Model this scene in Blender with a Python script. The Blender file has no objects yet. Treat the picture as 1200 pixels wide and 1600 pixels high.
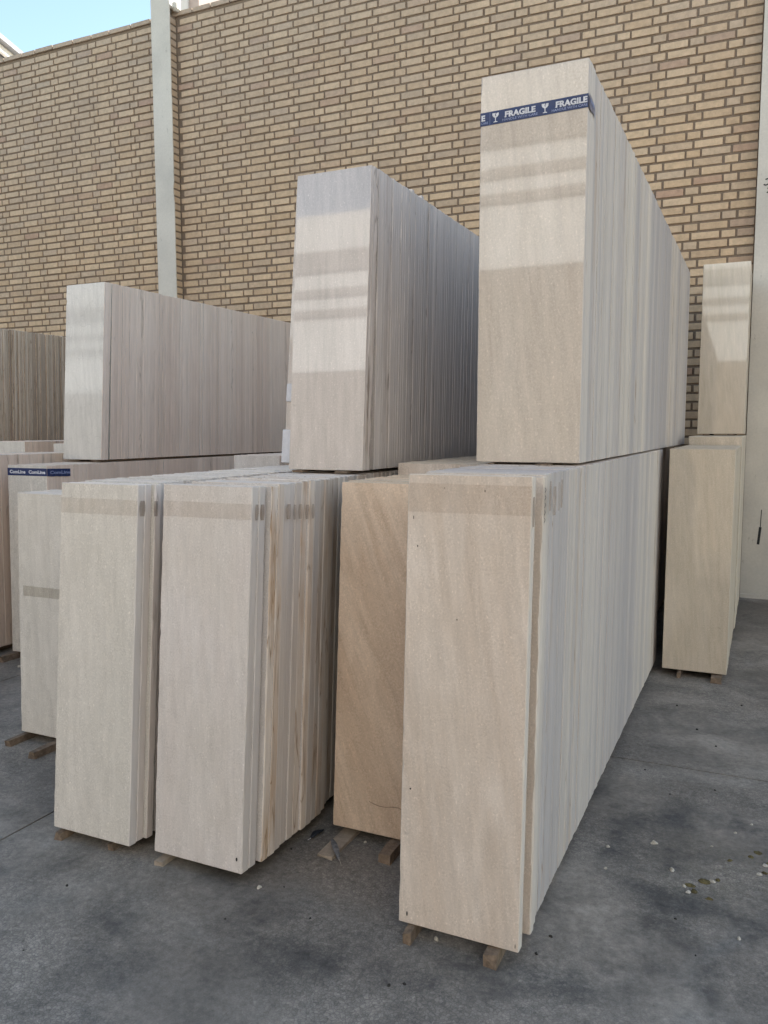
import bpy, math, random
from mathutils import Vector, Matrix, Euler
random.seed(7)
S = bpy.context.scene
C = S.collection
R = math.radians

# ------------------------------------------------------------------ camera
F_PX, PITCH, ROLL, YAW, EYE = 1275.93, R(5.748), R(-0.094), R(24.835), 1.55
cam_d = bpy.data.cameras.new('camera'); cam = bpy.data.objects.new('camera', cam_d); C.objects.link(cam)
cam_d.sensor_fit = 'HORIZONTAL'; cam_d.sensor_width = 36.0; cam_d.lens = 36.0 * F_PX / 1200.0
cam_d.clip_start = 0.05; cam_d.clip_end = 2000
fw = Vector((-math.sin(YAW) * math.cos(PITCH), math.cos(YAW) * math.cos(PITCH), -math.sin(PITCH)))
rt = Vector((math.cos(YAW), math.sin(YAW), 0)); up = rt.cross(fw)
rt2 = rt * math.cos(ROLL) + up * math.sin(ROLL); up2 = rt2.cross(fw)
cam.matrix_world = Matrix(((rt2.x, up2.x, -fw.x, 0), (rt2.y, up2.y, -fw.y, 0), (rt2.z, up2.z, -fw.z, EYE), (0, 0, 0, 1)))
S.camera = cam

# ------------------------------------------------------------------ world, sun, exposure
SUN_EL, SUN_AZ = R(31), R(28)          # azimuth from +Y towards +X; the sun stands behind the brick wall
w = bpy.data.worlds.new('World'); S.world = w; w.use_nodes = True
nt = w.node_tree; nt.nodes.clear()
sky = nt.nodes.new('ShaderNodeTexSky'); sky.sky_type = 'NISHITA'; sky.sun_disc = False
sky.sun_elevation = SUN_EL; sky.sun_rotation = SUN_AZ; sky.air_density = 1.0; sky.dust_density = 0.1; sky.ozone_density = 1.0
bg = nt.nodes.new('ShaderNodeBackground'); bg.inputs['Strength'].default_value = 0.12
wo = nt.nodes.new('ShaderNodeOutputWorld')
tn = nt.nodes.new('ShaderNodeVectorMath'); tn.operation = 'MULTIPLY'; tn.inputs[1].default_value = (0.955, 0.895, 0.775)   # the camera's white balance for open shade
nt.links.new(sky.outputs[0], tn.inputs[0]); nt.links.new(tn.outputs[0], bg.inputs[0]); nt.links.new(bg.outputs[0], wo.inputs[0])
sd = bpy.data.lights.new('sun', 'SUN'); sd.energy = 3.4; sd.angle = R(0.5); sd.color = (1.0, 0.95, 0.87)
sun = bpy.data.objects.new('sun', sd); C.objects.link(sun)
sv = Vector((math.sin(SUN_AZ) * math.cos(SUN_EL), math.cos(SUN_AZ) * math.cos(SUN_EL), math.sin(SUN_EL)))
sun.rotation_euler = sv.to_track_quat('Z', 'Y').to_euler()
S.view_settings.view_transform = 'Standard'; S.view_settings.look = 'None'
S.view_settings.exposure = 1.83; S.view_settings.gamma = 1.0; S.view_settings.use_curve_mapping = False

# ------------------------------------------------------------------ node helpers
class NT:
    def __init__(s, name):
        s.m = bpy.data.materials.new(name); s.m.use_nodes = True; s.t = s.m.node_tree
        s.b = s.t.nodes['Principled BSDF']
    def n(s, k, **kw):
        o = s.t.nodes.new(k)
        for a, v in kw.items(): setattr(o, a, v)
        return o
    def put(s, sock, v):
        if v is None: return
        if isinstance(v, bpy.types.NodeSocket): s.t.links.new(v, sock)
        elif isinstance(v, (tuple, list)) and len(v) == 3 and sock.type == 'RGBA': sock.default_value = (*v, 1)
        else: sock.default_value = v
    def coord(s, kind='Object'): return s.n('ShaderNodeTexCoord').outputs[kind]
    def pos(s): return s.n('ShaderNodeNewGeometry').outputs['Position']
    def tint(s):
        a = s.n('ShaderNodeAttribute', attribute_name='tint'); q = s.n('ShaderNodeSeparateColor'); s.t.links.new(a.outputs['Color'], q.inputs[0])
        return q.outputs[0], q.outputs[1], q.outputs[2]
    def vmath(s, op, a, b):
        o = s.n('ShaderNodeVectorMath', operation=op); s.put(o.inputs[0], a); s.put(o.inputs[1], b); return o.outputs[0]
    def math(s, op, a, b=None, clamp=False):
        o = s.n('ShaderNodeMath', operation=op, use_clamp=clamp); s.put(o.inputs[0], a); s.put(o.inputs[1], b); return o.outputs[0]
    def comb(s, x, y, z):
        o = s.n('ShaderNodeCombineXYZ'); [s.put(o.inputs[i], v) for i, v in enumerate((x, y, z))]; return o.outputs[0]
    def sep(s, v):
        o = s.n('ShaderNodeSeparateXYZ'); s.put(o.inputs[0], v); return o.outputs
    def mapping(s, v, loc=(0, 0, 0), rot=(0, 0, 0), scale=(1, 1, 1)):
        o = s.n('ShaderNodeMapping'); s.put(o.inputs[0], v); s.put(o.inputs[1], loc); s.put(o.inputs[2], rot); s.put(o.inputs[3], scale); return o.outputs[0]
    def noise(s, v, scale, detail=4, rough=0.55, dist=0.0):
        o = s.n('ShaderNodeTexNoise'); s.put(o.inputs['Vector'], v); s.put(o.inputs['Scale'], scale); s.put(o.inputs['Detail'], detail)
        s.put(o.inputs['Roughness'], rough); s.put(o.inputs['Distortion'], dist); return o.outputs['Fac']
    def voro(s, v, scale, feature='F1', out='Distance', rnd=1.0):
        o = s.n('ShaderNodeTexVoronoi', feature=feature); s.put(o.inputs['Vector'], v); s.put(o.inputs['Scale'], scale); s.put(o.inputs['Randomness'], rnd); return o.outputs[out]
    def ramp(s, v, lo, hi, a=0.0, b=1.0):
        o = s.n('ShaderNodeMapRange'); o.clamp = True
        for i, x in enumerate((v, lo, hi, a, b)): s.put(o.inputs[i], x)
        return o.outputs[0]
    def mix(s, f, a, b, mode='MIX'):
        o = s.n('ShaderNodeMix', data_type='RGBA', blend_type=mode); s.put(o.inputs[0], f); s.put(o.inputs[6], a); s.put(o.inputs[7], b); return o.outputs[2]
    def scale(s, col, f):
        return s.vmath('MULTIPLY', col, s.comb(f, f, f))
    def bump(s, h, dist, strength=1.0):
        o = s.n('ShaderNodeBump'); s.put(o.inputs['Height'], h); s.put(o.inputs['Distance'], dist); s.put(o.inputs['Strength'], strength)
        s.t.links.new(o.outputs[0], s.b.inputs['Normal'])
    def out(s, col=None, rough=None, spec=None, **kw):
        s.put(s.b.inputs['Base Color'], col); s.put(s.b.inputs['Roughness'], rough)
        if spec is not None: s.put(s.b.inputs['Specular IOR Level'], spec)
        for k, v in kw.items(): s.put(s.b.inputs[k], v)
        return s.m

def stone_face(name, c1, c2, c3, rough=0.12, grain=0.0, contrast=1.0, veins=0.0, fleck=1.0, spec=0.5):
    """polished limestone: drawn-out cloudy bands, fine mottling, small pale fossil flecks"""
    t = NT(name); r, g, b = t.tint()
    off = t.comb(t.math('MULTIPLY', r, 31.0), t.math('MULTIPLY', b, 17.0), t.math('MULTIPLY', b, 23.0))
    v = t.vmath('ADD', t.coord(), off)
    vg = t.mapping(t.mapping(v, rot=(0, grain, 0)), scale=(1.0, 1.0, 0.13))
    bands = t.noise(vg, 9.0, 5, 0.6, 0.6)
    bands2 = t.noise(vg, 38.0, 4, 0.65, 0.3)
    cloud = t.noise(v, 3.2, 3, 0.5)
    fine = t.noise(v, 150.0, 3, 0.7)
    col = t.mix(t.ramp(bands, 0.5 - 0.13 / contrast, 0.5 + 0.13 / contrast), c1, c2)
    scuff = t.ramp(t.noise(t.mapping(v, rot=(0, 0.5, 0), scale=(1, 1, 0.25)), 5.0, 6, 0.7, 1.2), 0.58, 0.72, 0, 0.35)
    col = t.mix(scuff, col, tuple(min(1, x * 1.16 + 0.02) for x in c2))
    col = t.mix(t.ramp(cloud, 0.35, 0.68, 0, 0.65), col, c3)
    k = t.math('ADD', t.ramp(bands2, 0.3, 0.7, 0.90, 1.09), t.ramp(fine, 0.3, 0.7, -0.10, 0.10))
    fl = t.ramp(t.noise(t.mapping(v, scale=(1, 1, 0.5)), 150.0, 2, 0.55), 0.61, 0.71, 0, 0.28 * fleck)
    dk = t.ramp(t.noise(t.vmath('ADD', v, (9, 4, 2)), 42.0, 3, 0.6), 0.70, 0.77, 0, 0.16)
    col = t.scale(col, t.math('SUBTRACT', t.math('ADD', k, fl), dk))
    if veins:
        e = t.voro(t.vmath('ADD', v, t.scale(t.n('ShaderNodeTexNoise').outputs['Color'], 0.12)), 6.0, 'DISTANCE_TO_EDGE')
        col = t.mix(t.ramp(e, 0.0, 0.015, veins, 0), col, tuple(x * 0.62 for x in c1))
    rr = t.math('ADD', t.ramp(t.noise(v, 12.0, 4), 0.3, 0.7, rough * 0.8, rough * 1.3), t.ramp(fine, 0.4, 0.7, 0, 0.05))
    t.bump(t.noise(v, 7.0, 2), 0.0004, 0.12)
    return t.out(col, rr, spec)

def stone_edge(name, c1, c2, brown, dark=1.0):
    """sawn slab edge: each slab its own tint, long streaks, rusty seams"""
    t = NT(name); r, g, b = t.tint()
    off = t.comb(t.math('MULTIPLY', r, 31.0), t.math('MULTIPLY', b, 17.0), t.math('MULTIPLY', g, 23.0))
    v = t.vmath('ADD', t.coord(), off)
    vs = t.mapping(v, scale=(1, 1, 0.035))
    st = t.noise(vs, 75.0, 3, 0.6)
    st2 = t.noise(t.mapping(v, scale=(1, 1, 0.12)), 26.0, 4, 0.6, 0.4)
    col = t.mix(t.ramp(r, 0, 1), c1, c2)
    bf = t.math('MULTIPLY', g, t.ramp(t.noise(t.mapping(v, scale=(1.0, 1.0, 0.22)), 12.0, 5, 0.65, 0.5), 0.42, 0.66))
    col = t.mix(t.math('MULTIPLY', bf, 0.6, True), col, brown)
    vein = t.ramp(t.math('ABSOLUTE', t.math('SUBTRACT', t.noise(t.mapping(v, scale=(1, 1, 0.10)), 17.0, 3, 0.5, 0.6), 0.5)), 0.0, 0.02, 1, 0)
    col = t.mix(t.math('MULTIPLY', vein, t.math('MULTIPLY', g, 0.8)), col, tuple(x * 0.55 for x in brown))
    spot = t.ramp(t.noise(v, 55.0, 4, 0.65), 0.68, 0.76, 0, 0.22)
    k = t.math('ADD', t.ramp(st, 0.3, 0.7, -0.055, 0.055), t.ramp(st2, 0.3, 0.7, 0.93 * dark, 1.05 * dark))
    k = t.math('ADD', k, t.ramp(b, 0, 1, -0.05, 0.05))
    col = t.scale(col, t.math('SUBTRACT', k, spot))
    t.bump(t.noise(v, 120.0, 3), 0.0012, 0.5)
    return t.out(col, 0.62, 0.3)

M = {}
M['f_warm'] = stone_face('warm_beige_limestone', (0.53, 0.445, 0.375), (0.61, 0.54, 0.48), (0.52, 0.44, 0.37), 0.24, 0.13, 1.0, spec=0.4)
M['f_grey'] = stone_face('grey_beige_limestone', (0.56, 0.505, 0.475), (0.60, 0.56, 0.535), (0.545, 0.50, 0.455), 0.26, 0.04, 0.8, spec=0.4)
M['f_pale'] = stone_face('pale_beige_limestone', (0.55, 0.52, 0.475), (0.60, 0.565, 0.52), (0.565, 0.535, 0.485), 0.24, 0.05, 0.7, spec=0.4)
M['f_brown'] = stone_face('brown_streaked_limestone', (0.53, 0.395, 0.29), (0.68, 0.54, 0.42), (0.57, 0.44, 0.33), 0.24, 0.38, 1.6, fleck=0.7, spec=0.4)
M['f_polish'] = stone_face('polished_cream_limestone', (0.46, 0.40, 0.345), (0.535, 0.48, 0.425), (0.47, 0.415, 0.355), 0.022, 0.12, 0.7, fleck=0.8, spec=1.0)
M['f_white'] = stone_face('polished_pale_limestone', (0.49, 0.445, 0.42), (0.56, 0.51, 0.48), (0.50, 0.455, 0.425), 0.022, 0.05, 0.6, veins=0.05, spec=1.0)
M['f_ivory'] = stone_face('ivory_veined_limestone', (0.53, 0.51, 0.48), (0.60, 0.575, 0.54), (0.55, 0.53, 0.495), 0.05, 0.1, 0.6, veins=0.30, spec=0.7)
M['f_tan'] = stone_face('tan_polished_limestone', (0.50, 0.425, 0.335), (0.57, 0.495, 0.405), (0.51, 0.44, 0.345), 0.025, 0.08, 0.8, fleck=0.5, spec=1.0)
M['e_grey'] = stone_edge('sawn_grey_edge', (0.405, 0.37, 0.36), (0.575, 0.51, 0.445), (0.42, 0.30, 0.20))
M['e_mauve'] = stone_edge('sawn_mauve_edge_lifted', (0.67, 0.54, 0.455), (0.73, 0.615, 0.53), (0.36, 0.28, 0.22))  # same cream stone, painted lighter and warmer to lift the shaded sides
M['e_slate'] = stone_edge('sawn_grey_edge_lifted', (0.64, 0.585, 0.55), (0.72, 0.655, 0.61), (0.38, 0.29, 0.23))  # albedo raised to brighten edges that stand in shade
M['e_rust'] = stone_edge('sawn_rusty_edge_lifted', (0.55, 0.505, 0.475), (0.66, 0.585, 0.515), (0.45, 0.27, 0.13))  # base tones lightened to lift the shade; the rusty seams are real
M['e_tan'] = stone_edge('sawn_tan_edge', (0.47, 0.41, 0.33), (0.55, 0.49, 0.40), (0.40, 0.30, 0.2))
M['e_dark'] = stone_edge('sawn_brown_edge', (0.34, 0.28, 0.22), (0.60, 0.51, 0.41), (0.24, 0.17, 0.11))

M['top'] = stone_edge('warmed_slab_top', (0.60, 0.47, 0.36), (0.69, 0.565, 0.445), (0.45, 0.33, 0.24))  # same sawn stone, colour warmed to offset blue skylight from overhead

def brick_mat():
    t = NT('buff_brick'); r, g, b = t.tint(); p = t.pos()
    col = t.mix(r, (0.53, 0.375, 0.235), (0.645, 0.475, 0.31))
    col = t.mix(t.ramp(g, 0.5, 1.0, 0, 0.75), col, (0.42, 0.26, 0.185))
    col = t.mix(t.ramp(b, 0.55, 1.0, 0, 0.5), col, (0.42, 0.33, 0.255))
    st_ = t.ramp(t.noise(t.mapping(p, scale=(1, 1, 0.5)), 0.8, 5, 0.65, 0.7), 0.42, 0.66, 0, 0.30)
    col = t.mix(st_, col, (0.38, 0.285, 0.205))
    z = t.sep(p)[2]
    high_tone = t.ramp(t.math('ADD', z, t.ramp(t.noise(p, 0.9, 3), 0, 1, -1.4, 1.4)), 3.8, 6.8, 0, 0.4)  # bricks turn greyer and darker towards the wall top
    col = t.mix(high_tone, col, (0.36, 0.305, 0.27))
    col = t.scale(col, t.math('ADD', t.ramp(t.noise(p, 26.0, 4, 0.6), 0.3, 0.7, 0.86, 1.1), t.ramp(t.noise(p, 170.0, 3, 0.7), 0.3, 0.7, -0.06, 0.06)))
    t.bump(t.math('ADD', t.noise(p, 90.0, 4, 0.7), t.noise(p, 12.0, 2)), 0.003, 0.6)
    return t.out(col, 0.85, 0.25)
M['brick'] = brick_mat()
def plain(name, c, rough=0.8, nscale=30, amp=0.12, bump=0.001, spec=0.3, c2=None, n2=3.0):
    t = NT(name); p = t.pos()
    col = t.mix(t.ramp(t.noise(p, n2, 4, 0.6), 0.35, 0.68), c, c2 or tuple(x * 0.85 for x in c))
    col = t.scale(col, t.ramp(t.noise(p, nscale, 4, 0.65), 0.25, 0.75, 1 - amp, 1 + amp))
    if bump: t.bump(t.noise(p, nscale * 3, 3, 0.6), bump, 0.6)
    return t.out(col, rough, spec)
M['mortar'] = plain('brown_mortar', (0.21, 0.155, 0.11), 0.95, 60, 0.2, 0.003, 0.1, (0.22, 0.17, 0.13), 1.3)
M['wood'] = plain('weathered_batten_wood', (0.23, 0.17, 0.125), 0.9, 55, 0.35, 0.003, 0.15, (0.11, 0.085, 0.065), 18)
M['wood_pale'] = plain('pale_dusty_wood', (0.36, 0.30, 0.24), 0.85, 55, 0.2, 0.003, 0.2, (0.27, 0.23, 0.19), 10)
M['plaster'] = plain('white_house_plaster', (0.74, 0.70, 0.66), 0.85, 8, 0.04, 0.002, 0.2)
M['plaster_pink'] = plain('pinkish_stone_trim', (0.50, 0.40, 0.35), 0.85, 8, 0.05, 0.002, 0.2)
M['soffit'] = plain('grey_metal_eave', (0.24, 0.24, 0.25), 0.5, 8, 0.06, 0, 0.5)
M['cladding'] = plain('brown_stone_cladding', (0.27, 0.225, 0.18), 0.8, 3, 0.1, 0.002, 0.2)
M['facade'] = plain('cream_plaster', (0.76, 0.745, 0.715), 0.85, 3, 0.05, 0.002, 0.2)
M['dark_band'] = plain('brown_trim', (0.30, 0.27, 0.24), 0.7, 5, 0.1, 0, 0.3)
M['sheet'] = plain('galvanised_sheet', (0.34, 0.34, 0.34), 0.45, 6, 0.12, 0, 0.5)
M['chip'] = plain('pale_stone_chip', (0.50, 0.47, 0.42), 0.9, 200, 0.3, 0.001, 0.2, (0.3, 0.27, 0.22), 60)
M['clod'] = plain('olive_dirt_clod', (0.15, 0.125, 0.06), 0.95, 160, 0.4, 0.002, 0.1, (0.06, 0.05, 0.03), 60)
M['darkchip'] = plain('dark_grit', (0.035, 0.033, 0.03), 0.9, 200, 0.3, 0, 0.2)
M['ink'] = plain('black_marker', (0.02, 0.02, 0.022), 0.6, 50, 0.1, 0, 0.3)
M['tape_blue'] = plain('navy_tape', (0.010, 0.026, 0.105), 0.3, 9, 0.12, 0.006, 0.5)
M['tape_blue_faded'] = plain('faded_navy_tape', (0.05, 0.07, 0.16), 0.3, 60, 0.5, 0, 0.5, (0.14, 0.15, 0.21), 30)
M['print_white'] = plain('white_print', (0.62, 0.63, 0.68), 0.5, 90, 0.2, 0, 0.3)
M['print_grey'] = plain('pale_blue_print', (0.22, 0.26, 0.42), 0.5, 90, 0.3, 0, 0.3)
M['foam'] = plain('white_foam', (0.66, 0.66, 0.70), 0.85, 50, 0.08, 0.001, 0.2)
M['feather_grey'] = plain('grey_feather', (0.20, 0.20, 0.21), 0.8, 90, 0.35, 0, 0.2, (0.08, 0.085, 0.095), 50)
M['feather_dark'] = plain('blue_black_feather', (0.02, 0.024, 0.032), 0.6, 90, 0.3, 0, 0.4)

def column_mat():
    t = NT('grey_white_paint'); p = t.pos()
    col = t.mix(t.ramp(t.noise(p, 1.6, 4), 0.35, 0.7), (0.62, 0.565, 0.485), (0.51, 0.465, 0.40))
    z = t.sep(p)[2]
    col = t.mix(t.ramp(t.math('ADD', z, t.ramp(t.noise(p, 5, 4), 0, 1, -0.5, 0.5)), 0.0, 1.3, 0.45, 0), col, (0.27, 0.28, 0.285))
    scr = t.ramp(t.noise(t.mapping(p, scale=(1, 1, 0.35)), 16.0, 6, 0.75), 0.63, 0.70, 0, 0.6)
    col = t.mix(scr, col, (0.22, 0.18, 0.14))
    col = t.scale(col, t.ramp(t.noise(p, 60, 3), 0.3, 0.7, 0.95, 1.04))
    t.bump(t.noise(p, 9.0, 3), 0.002, 0.5)
    return t.out(col, 0.5, 0.4)
M['column'] = column_mat()

def ground_mat():
    t = NT('stained_concrete'); p = t.pos()
    big = t.noise(p, 0.75, 5, 0.6, 0.6)
    mid = t.noise(t.vmath('ADD', p, (5, 3, 0)), 3.0, 5, 0.62, 0.8)
    fine = t.noise(p, 38.0, 5, 0.7)
    grit = t.noise(p, 240.0, 2, 0.7)
    col = t.mix(t.ramp(big, 0.36, 0.64), (0.165, 0.146, 0.127), (0.335, 0.30, 0.26))
    col = t.mix(t.ramp(mid, 0.42, 0.66, 0, 0.65), col, (0.105, 0.096, 0.086))
    dust = t.ramp(t.noise(t.vmath('ADD', p, (11, 6, 0)), 1.6, 6, 0.7, 1.0), 0.52, 0.68, 0, 0.55)
    col = t.mix(dust, col, (0.30, 0.28, 0.25))
    # round dark scrub marks and tyre arcs
    def arcs(cx, cy, k, w0, seed, amt, colr):
        q = t.vmath('SUBTRACT', p, (cx, cy, 0)); s = t.sep(q)
        d = t.math('SQRT', t.math('ADD', t.math('MULTIPLY', s[0], s[0]), t.math('MULTIPLY', s[1], s[1])))
        d = t.math('ADD', d, t.ramp(t.noise(t.vmath('ADD', p, (seed, 0, 0)), 2.4, 3), 0, 1, -0.12, 0.12))
        a = t.ramp(t.math('ABSOLUTE', t.math('SUBTRACT', d, k)), 0, w0, 1, 0)
        a = t.math('MULTIPLY', a, t.ramp(t.noise(t.vmath('ADD', p, (seed, 7, 0)), 5.0, 5, 0.7), 0.38, 0.62, 0, amt))
        return t.mix(a, colr[0], colr[1])
    dark = (0.060, 0.060, 0.061)
    q0 = t.sep(t.vmath('SUBTRACT', p, (-1.15, 2.42, 0)))
    d0 = t.math('SQRT', t.math('ADD', t.math('MULTIPLY', q0[0], q0[0]), t.math('MULTIPLY', q0[1], q0[1])))
    col = t.mix(t.math('MULTIPLY', t.ramp(d0, 0.15, 0.6, 0.75, 0), t.ramp(t.noise(p, 6, 5, 0.7), 0.3, 0.6, 0.4, 1)), col, (0.225, 0.20, 0.175))
    col = arcs(-1.0, 2.75, 0.78, 0.20, 3, 1.0, (col, (0.075, 0.070, 0.066)))
    col = arcs(-1.15, 2.55, 0.36, 0.10, 9, 0.8, (col, (0.17, 0.16, 0.145)))
    col = arcs(0.35, 2.35, 0.40, 0.07, 13, 0.8, (col, dark))
    col = arcs(0.40, 2.30, 0.55, 0.05, 17, 0.6, (col, (0.18, 0.18, 0.175)))
    col = arcs(-0.1, 3.05, 0.33, 0.18, 23, 0.95, (col, dark))
    col = arcs(-2.2, 1.2, 0.75, 0.2, 29, 0.6, (col, dark))
    # olive dusty patch with droppings
    s = t.sep(t.vmath('SUBTRACT', p, (-0.06, 2.95, 0)))
    d = t.math('SQRT', t.math('ADD', t.math('MULTIPLY', s[0], s[0]), t.math('MULTIPLY', s[1], s[1])))
    col = t.mix(t.math('MULTIPLY', t.ramp(d, 0.05, 0.36, 0.7, 0), t.ramp(t.noise(p, 11, 5, 0.7), 0.35, 0.65)), col, (0.17, 0.155, 0.125))
    # fine crazing
    wn = t.n('ShaderNodeTexNoise'); t.put(wn.inputs['Vector'], p); t.put(wn.inputs['Scale'], 30.0)
    pw = t.vmath('ADD', p, t.scale(wn.outputs['Color'], 0.022))
    e = t.voro(pw, 95.0, 'DISTANCE_TO_EDGE')
    zone = t.ramp(t.noise(p, 1.3, 3), 0.38, 0.58)
    cell = t.sep(t.voro(pw, 95.0, 'F1', 'Color'))[0]
    col = t.scale(col, t.math('ADD', 1.0, t.math('MULTIPLY', zone, t.ramp(cell, 0, 1, -0.17, 0.20))))
    crz = t.math('MULTIPLY', t.ramp(e, 0.0, 0.14, 1, 0), t.math('MULTIPLY', zone, 0.5))
    col = t.mix(crz, col, (0.05, 0.05, 0.052))
    spk = t.ramp(t.noise(t.vmath('ADD', p, (1, 2, 0)), 130.0, 2, 0.6), 0.70, 0.76, 0, 0.4)
    col = t.mix(spk, col, (0.27, 0.27, 0.26))
    k = t.math('ADD', t.ramp(fine, 0.25, 0.75, 0.68, 1.32), t.ramp(grit, 0.3, 0.7, -0.12, 0.12))
    col = t.scale(col, k)
    t.bump(t.math('ADD', t.math('MULTIPLY', fine, 0.6), t.math('ADD', t.math('MULTIPLY', grit, 0.4), t.math('MULTIPLY', e, 1.0))), 0.0022, 0.6)
    return t.out(col, t.ramp(mid, 0.3, 0.7, 0.6, 0.78), 0.3)
M['ground'] = ground_mat()
M['joint'] = plain('dirty_joint', (0.035, 0.033, 0.03), 0.95, 60, 0.3, 0.002, 0.1)

def tape_mat(name, c, alpha):
    t = NT(name); v = t.coord()
    a = t.ramp(t.noise(t.mapping(v, scale=(1, 1, 0.3)), 25.0, 4, 0.6), 0.3, 0.7, alpha * 0.55, min(1, alpha * 1.3))
    return t.out(c, 0.3, 0.4, Alpha=a)
M['tape_clear'] = tape_mat('clear_brown_tape', (0.42, 0.29, 0.19), 0.14)
M['tape_stain'] = tape_mat('brown_tape_residue', (0.30, 0.215, 0.15), 0.45)
M['tape_olive'] = tape_mat('olive_tape', (0.36, 0.31, 0.23), 0.28)

# ------------------------------------------------------------------ object helpers
def tag(o, label=None, cat=None, group=None, kind=None):
    if label: o['label'] = label
    if cat: o['category'] = cat
    if group: o['group'] = group
    if kind: o['kind'] = kind
    elif cat: o['kind'] = 'thing'
    return o
def link(name, me, parent=None):
    o = bpy.data.objects.new(name, me); C.objects.link(o)
    if parent is not None: o.parent = parent
    return o
def empty(name, loc=(0, 0, 0), rot=(0, 0, 0)):
    o = bpy.data.objects.new(name, None); C.objects.link(o); o.location = loc; o.rotation_euler = rot; return o
class MB:
    def __init__(s): s.v = []; s.f = []; s.m = []; s.t = []; s.tag = None
    def add(s, vs, fs, mi=0, tint=(0.5, 0, 0.5)):
        o = len(s.v); s.v += [tuple(v) for v in vs]; s.f += [tuple(i + o for i in f) for f in fs]
        s.m += list(mi) if isinstance(mi, (list, tuple)) else [mi] * len(fs); s.t += [tint] * len(vs)
    def box(s, x0, x1, y0, y1, z0, z1, mi=0, tint=(0.5, 0, 0.5)):
        s.add([(x0, y0, z0), (x1, y0, z0), (x1, y1, z0), (x0, y1, z0), (x0, y0, z1), (x1, y0, z1), (x1, y1, z1), (x0, y1, z1)],
              [(0, 3, 2, 1), (4, 5, 6, 7), (0, 1, 5, 4), (1, 2, 6, 5), (2, 3, 7, 6), (3, 0, 4, 7)], mi, tint)
    def quad(s, a, b, c, d, mi=0): s.add([a, b, c, d], [(0, 1, 2, 3)], mi)
    def mesh(s, name, mats):
        me = bpy.data.meshes.new(name); me.from_pydata(s.v, [], s.f)
        for m in mats: me.materials.append(m)
        if len(mats) > 1: me.polygons.foreach_set('material_index', s.m)
        a = me.color_attributes.new('tint', 'FLOAT_COLOR', 'POINT')
        a.data.foreach_set('color', [x for t in s.t for x in (*t, 1.0)])
        me.update(); return me
    def build(s, name, mats, parent=None): return link(name, s.mesh(name, mats if isinstance(mats, list) else [mats]), parent)

# chamfered box topology (24 verts, 26 faces), outward normals
def _cb(w_, d_, h_, c):
    vs = []; dims = (w_, d_, h_); cc = [min(c, q * 0.3) for q in dims]
    for k in range(8):
        s = (k & 1, (k >> 1) & 1, (k >> 2) & 1)
        for a in range(3):
            vs.append(tuple((dims[i] if s[i] else 0.0) if i == a else (dims[i] - cc[i] if s[i] else cc[i]) for i in range(3)))
    return vs
def _topo():
    F = []; A = []
    cid = lambda s: s[0] | (s[1] << 1) | (s[2] << 2)
    for a in range(3):
        b, c = [i for i in range(3) if i != a]
        for s in (0, 1):
            q = []
            for (p, r) in ((0, 0), (1, 0), (1, 1), (0, 1)):
                k = [0, 0, 0]; k[a] = s; k[b] = p; k[c] = r; q.append(cid(k) * 3 + a)
            F.append(q); A.append(a)
    for k in range(3):
        a, b = [i for i in range(3) if i != k]
        for sa in (0, 1):
            for sb in (0, 1):
                c0 = [0, 0, 0]; c0[a] = sa; c0[b] = sb; c1 = list(c0); c1[k] = 1
                i0, i1 = cid(c0) * 3, cid(c1) * 3
                F.append([i0 + a, i1 + a, i1 + b, i0 + b]); A.append(-1)
    for k in range(8): F.append([k * 3, k * 3 + 1, k * 3 + 2]); A.append(-1)
    vs = [Vector(v) for v in _cb(1, 1, 1, 0.1)]; ctr = Vector((.5, .5, .5))
    for i, f in enumerate(F):
        n = (vs[f[1]] - vs[f[0]]).cross(vs[f[2]] - vs[f[0]])
        if n.dot(sum((vs[j] for j in f), Vector()) / len(f) - ctr) < 0: F[i] = f[::-1]
    return [tuple(f) for f in F], A
CB_F, CB_A = _topo()

STUFF = MB(); STUFF_MATS = []
def midx(m):
    if m not in STUFF_MATS: STUFF_MATS.append(m)
    return STUFF_MATS.index(m)

def nicked(w_, d_, h_, c, n, rs):
    """a slab with worn arrises: rings up the height, each with its own small chamfers and the odd nick"""
    vs = []; fs = []; mi = []
    zs = [0.0, c] + [c + (h_ - 2 * c) * (i + rs.uniform(-0.3, 0.3)) / n for i in range(1, n)] + [h_ - c, h_]
    for k, z in enumerate(zs):
        cap = k in (0, len(zs) - 1); q = []
        for _ in range(4):
            a = c * rs.uniform(0.5, 1.6)
            if rs.random() < 0.06: a = rs.uniform(0.003, 0.0065)
            q.append(a * (2.0 if cap else 1.0))
        i_ = c if cap else 0.0
        a, b, e_, f_ = q
        vs += [(a, i_, z), (w_ - b, i_, z), (w_ - i_, b, z), (w_ - i_, d_ - e_, z), (w_ - e_, d_ - i_, z), (f_, d_ - i_, z), (i_, d_ - f_, z), (i_, a, z)]
    m = len(zs)
    for k in range(m - 1):
        for j in range(8):
            p, q_ = k * 8 + j, k * 8 + (j + 1) % 8
            fs.append((p, q_, q_ + 8, p + 8)); mi.append(0 if j in (0, 4) and 0 < k < m - 2 else 1)
    fs.append(tuple(range(7, -1, -1))); mi.append(2); fs.append(tuple((m - 1) * 8 + j for j in range(8))); mi.append(2)
    return vs, fs, mi

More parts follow.
